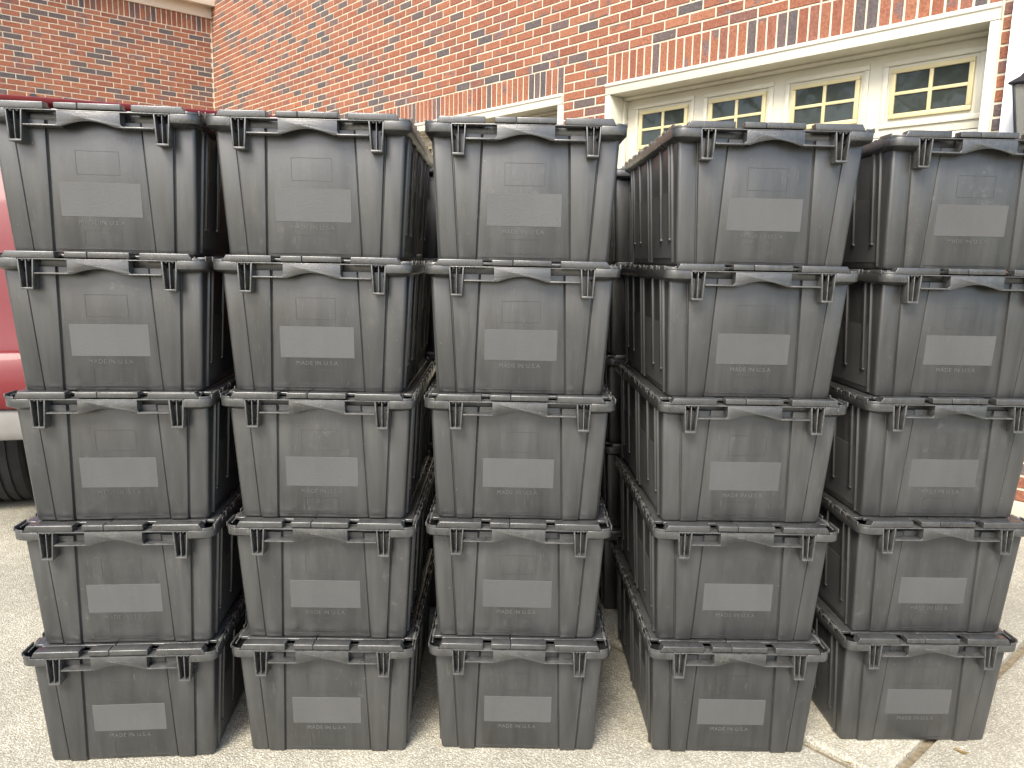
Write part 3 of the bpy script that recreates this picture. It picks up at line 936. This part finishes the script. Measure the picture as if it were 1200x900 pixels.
# ------------------------------------------------------------------ red car behind the left stacks
def car():
    ax = R(20)
    o = tag(empty('red_car', (-1.365, 3.148, 0), ax), 'red sport utility car parked behind the leftmost stack of totes', 'car')
    def part(name, fn, mat, parent=o, bevel=0.0, smooth=40):
        bm = bmesh.new(); fn(bm)
        return link(name, finish(bm, name, bevel, 2, smooth), mat, parent)
    # cross sections: y, half width, z bottom, belt z, roof z, roof half width
    ST = [(0.00, 0.86, 0.58, 0.70, 0.74, 0.80), (0.03, 0.92, 0.56, 0.78, 0.84, 0.86), (0.08, 0.945, 0.55, 0.88, 0.99, 0.86), (0.11, 0.95, 0.52, 1.02, 1.22, 0.82),
          (0.26, 0.955, 0.46, 1.06, 1.66, 0.72), (0.36, 0.96, 0.46, 1.07, 1.79, 0.69), (0.55, 0.96, 0.46, 1.08, 1.835, 0.68), (1.2, 0.965, 0.46, 1.07, 1.85, 0.69), (2.2, 0.965, 0.40, 1.05, 1.84, 0.69),
          (2.75, 0.96, 0.40, 1.04, 1.72, 0.66), (3.35, 0.95, 0.40, 1.03, 1.16, 0.74), (3.9, 0.94, 0.42, 0.98, 1.08, 0.74), (4.5, 0.90, 0.44, 0.86, 0.95, 0.70), (4.75, 0.78, 0.46, 0.66, 0.72, 0.62)]
    def shell(bm):
        rings = []
        for (y, hwid, zb, zbelt, zr, hr) in ST:
            half = [(hwid*0.93, zb), (hwid*0.985, zb+0.08*(zbelt-zb)/0.4), (hwid, zb+(zbelt-zb)*0.55), (hwid*0.985, zbelt),
                    (hr+(hwid*0.97-hr)*0.5, zbelt+(zr-zbelt)*0.5), (hr, zbelt+(zr-zbelt)*0.9), (hr*0.86, zr-(zr-zbelt)*0.03), (hr*0.45, zr)]
            rings.append([(x, y, z) for x, z in half] + [(-x, y, z) for x, z in half[::-1]])
        loft(bm, rings)
    part('body', shell, M['carpaint'], o, 0, 50)
    # grey lower bumper wrapped round the tail
    def bump_(bm):
        pts = [(-0.955, 0.46), (-0.94, 0.12), (-0.86, 0.0), (-0.5, -0.035), (0.5, -0.035), (0.86, 0.0), (0.94, 0.12), (0.955, 0.46)]
        loft(bm, [[(x, y-0.012, 0.465), (x, y-0.02, 0.50), (x*0.995, y-0.008, 0.585), (x*0.9, y+0.10, 0.585), (x*0.9, y+0.10, 0.465)] for x, y in pts])
    part('rear_bumper', bump_, M['cladding'], o, 0.006)
    def bump2(bm):
        pts = [(-0.955, 0.42), (-0.93, 0.10), (-0.84, -0.02), (-0.5, -0.06), (0.5, -0.06), (0.84, -0.02), (0.93, 0.10), (0.955, 0.42)]
        loft(bm, [[(x, y, 0.588), (x, y-0.012, 0.64), (x, y-0.006, 0.74), (x*0.985, y+0.02, 0.81), (x*0.9, y+0.10, 0.81), (x*0.9, y+0.10, 0.588)] for x, y in pts])
    part('bumper_cover', bump2, M['carpaint'], o, 0.008)
    for sx in (-1, 1):
        def tl(bm):
            loft(bm, [[(sx*x0, y0-0.012, z), (sx*x1, y1-0.012, z), (sx*x2, y2, z), (sx*x2*0.95, y2+0.05, z), (sx*x0, y0+0.09, z)] for z, x0, y0, x1, y1, x2, y2 in
                      ((0.93, 0.70, 0.055, 0.88, 0.065, 0.955, 0.22), (1.08, 0.70, 0.075, 0.875, 0.085, 0.955, 0.24), (1.22, 0.70, 0.10, 0.84, 0.11, 0.93, 0.26))])
        part('tail_lamp', tl, M['tail'], o, 0.006)
    part('rear_window', lambda bm: loft(bm, [[(-0.54, 0.128, 1.27), (0.54, 0.128, 1.27), (0.54, 0.16, 1.27), (-0.54, 0.16, 1.27)], [(-0.56, 0.295, 1.72), (0.56, 0.295, 1.72), (0.56, 0.33, 1.72), (-0.56, 0.33, 1.72)]]), M['carglass'], o, 0.006)
    part('spoiler', lambda bm: loft(bm, [[(x, 0.17, 1.765), (x, 0.16, 1.785), (x, 0.50, 1.842 if abs(x) < .5 else 1.825), (x, 0.50, 1.78)] for x in (-0.64, -0.3, 0.3, 0.64)]), M['carpaint'], o, 0.005)
    part('number_plate', lambda bm: box(bm, -0.155, 0.155, -0.072, -0.060, 0.655, 0.775), M['white'], o, 0.002)
    for sx in (-1, 1):
        part('roof_rail', lambda bm: [cyl(bm, (sx*0.60, 0.7, 1.872), (sx*0.60, 2.3, 1.872), 0.016), cyl(bm, (sx*0.60, 0.72, 1.80), (sx*0.60, 0.72, 1.87), 0.014), cyl(bm, (sx*0.60, 2.28, 1.80), (sx*0.60, 2.28, 1.87), 0.014)], M['lampmetal'], o)
        for y0, y1, k0, k1 in ((0.45, 1.15, 0.5, 1.1), (1.25, 2.05, 1.25, 2.05), (2.12, 3.05, 2.12, 2.62)):
            def sw(bm):
                def P(y, t):
                    zb, zr, hw_, hr = 1.11, 1.70, 0.925, 0.70
                    return (sx*(hw_+(hr-hw_)*t+0.006), y, zb+(zr-zb)*t)
                def Q(y, t):
                    p = P(y, t); return (p[0]-sx*0.03, p[1], p[2])
                loft(bm, [[P(y0, 0), P(y1, 0), P(k1, 1), P(k0, 1)], [Q(y0, 0), Q(y1, 0), Q(k1, 1), Q(k0, 1)]])
            part('side_window', sw, M['carglass'], o)
        for wy in (0.80, 3.65):
            def tyre(bm):
                # lathe with circumferential tread grooves
                prof = [(-0.118, 0.225), (-0.124, 0.29), (-0.118, 0.345), (-0.104, 0.360)]
                for gx in (-0.064, -0.022, 0.022, 0.064):
                    prof += [(gx-0.007, 0.364), (gx-0.005, 0.356), (gx+0.005, 0.356), (gx+0.007, 0.364)]
                prof += [(0.104, 0.360), (0.118, 0.345), (0.124, 0.29), (0.118, 0.225)]
                seg = 64
                rings = []
                for i in range(seg):
                    a = 2*PI*i/seg
                    rings.append([(sx*0.82+x, wy+(r_-(0.003 if (i % 2 and r_ > 0.35) else 0))*math.cos(a), 0.362+(r_-(0.003 if (i % 2 and r_ > 0.35) else 0))*math.sin(a)) for x, r_ in prof])
                loft(bm, rings+[rings[0]], False, False)
                bmesh.ops.remove_doubles(bm, verts=bm.verts[:], dist=1e-5)
            w_ = empty('wheel'); w_.parent = o
            part('tyre', tyre, M['rubber'], w_, 0, 30)
            def rim_(bm):
                cyl(bm, (sx*0.76, wy, 0.362), (sx*0.90, wy, 0.362), 0.228, seg=40)
                for i in range(5):
                    a = 2*PI*i/5
                    cyl(bm, (sx*0.908, wy, 0.362), (sx*0.908, wy+0.2*math.cos(a), 0.362+0.2*math.sin(a)), 0.035, 0.022, 8)
                cyl(bm, (sx*0.90, wy, 0.362), (sx*0.925, wy, 0.362), 0.06, 0.05)
            part('rim', rim_, M['alloy'], w_, 0)
car()

# ------------------------------------------------------------------ fallen leaves on the driveway
def leaf(x, y, ln, rz, curl, label):
    bm = bmesh.new()
    n = 8
    rows = []
    for i in range(n+1):
        t = i/n
        w = 0.30*ln*math.sin(PI*min(1, t*0.97+0.03))**0.8 * (1-0.35*t)
        z = 0.002 + curl*ln*(t-0.5)**2*2
        cx = 0.12*ln*math.sin(t*3)
        rows.append([(cx-w/2, t*ln, z+0.12*w), (cx, t*ln, z), (cx+w/2, t*ln, z+0.16*w)])
    V = [[bm.verts.new(p) for p in r_] for r_ in rows]
    for a, b in zip(V, V[1:]):
        for i in range(2):
            bm.faces.new((a[i], a[i+1], b[i+1], b[i]))
    bmesh.ops.solidify(bm, geom=bm.faces[:], thickness=0.0006)
    o = link('dry_leaf', finish(bm, 'dry_leaf', 0), M['leaf'])
    o.location = (x, y, 0.002); o.rotation_euler = (0, 0, rz)
    tag(o, label, 'leaf', 'dry leaves on the driveway')
leaf(1.148, 1.735, 0.038, 0.75, 0.5, 'curled yellow dry leaf on concrete in front of the rightmost stack')
leaf(0.845, 1.695, 0.022, 1.2, 0.3, 'tiny yellow leaf bit in the driveway joint by the rightmost stack')
leaf(-1.235, 1.93, 0.018, 2.2, 0.4, 'small brown leaf bit on concrete left of the bottom left tote')

# ------------------------------------------------------------------ trees across the drive, mirrored in the garage panes
M['bark'] = simple('bark', (0.09, 0.07, 0.05), 0.95, 0.3, 14, 0, 0.2, 0.6, 30)
M['foliage'] = simple('tree_leaves', (0.055, 0.085, 0.028), 0.6, 0.55, 1.2)
def tree_meshes(seed):
    rg = random.Random(seed)
    bm = bmesh.new()
    tips = []
    def limb(p, d, r, ln, depth):
        q = p + d*ln
        cyl(bm, p, q, r, r*0.62, 7)
        if depth == 0:
            tips.append(q); return
        for _ in range(3 if depth > 1 else 4):
            v = Vector((rg.uniform(-1, 1), rg.uniform(-1, 1), rg.uniform(-0.15, 0.9))).normalized()
            limb(q, (d*0.55 + v*0.75).normalized(), r*0.58, ln*rg.uniform(0.6, 0.8), depth-1)
            if depth > 1: tips.append(q + v*ln*0.3)
    limb(Vector((0, 0, -0.15)), Vector((0, 0, 1)), 0.24, 2.8, 4)
    trunk = finish(bm, 'trunk', 0, smooth=50)
    V, Fc = [], []
    for t in tips:
        for _ in range(11):
            c = t + Vector((rg.gauss(0, .42), rg.gauss(0, .42), rg.gauss(0, .36)))
            a = Vector((rg.uniform(-1, 1), rg.uniform(-1, 1), rg.uniform(-1, 1))).normalized()
            b = a.orthogonal().normalized()
            w = rg.uniform(0.10, 0.19)
            k0 = len(V)
            V += [c - a*w, c + b*w*0.5, c + a*w, c - b*w*0.5 + Vector((0, 0, 0.03))]
            Fc.append((k0, k0+1, k0+2, k0+3))
    crown = bpy.data.meshes.new('crown')
    crown.from_pydata([tuple(v) for v in V], [], Fc)
    trunk.materials.append(M['bark']); crown.materials.append(M['foliage'])
    return trunk, crown
TRUNK, CROWN = tree_meshes(5)
for i, (x, y, sc, rz) in enumerate(((-14.5, -8.5, 1.15, 0.3), (-17.5, -3.2, 1.25, 1.9), (-19.0, 2.4, 1.2, 3.3))):
    o = empty('leafy_tree', (x, y, -0.12), rz)
    o.scale = (sc, sc, sc)
    tag(o, 'leafy green tree mirrored in the garage panes, ' + ('nearest the street', 'middle of the three', 'nearest the return wall')[i], 'tree', 'trees mirrored in the garage windows')
    link('trunk', TRUNK, None, o)
    link('crown', CROWN, None, o)
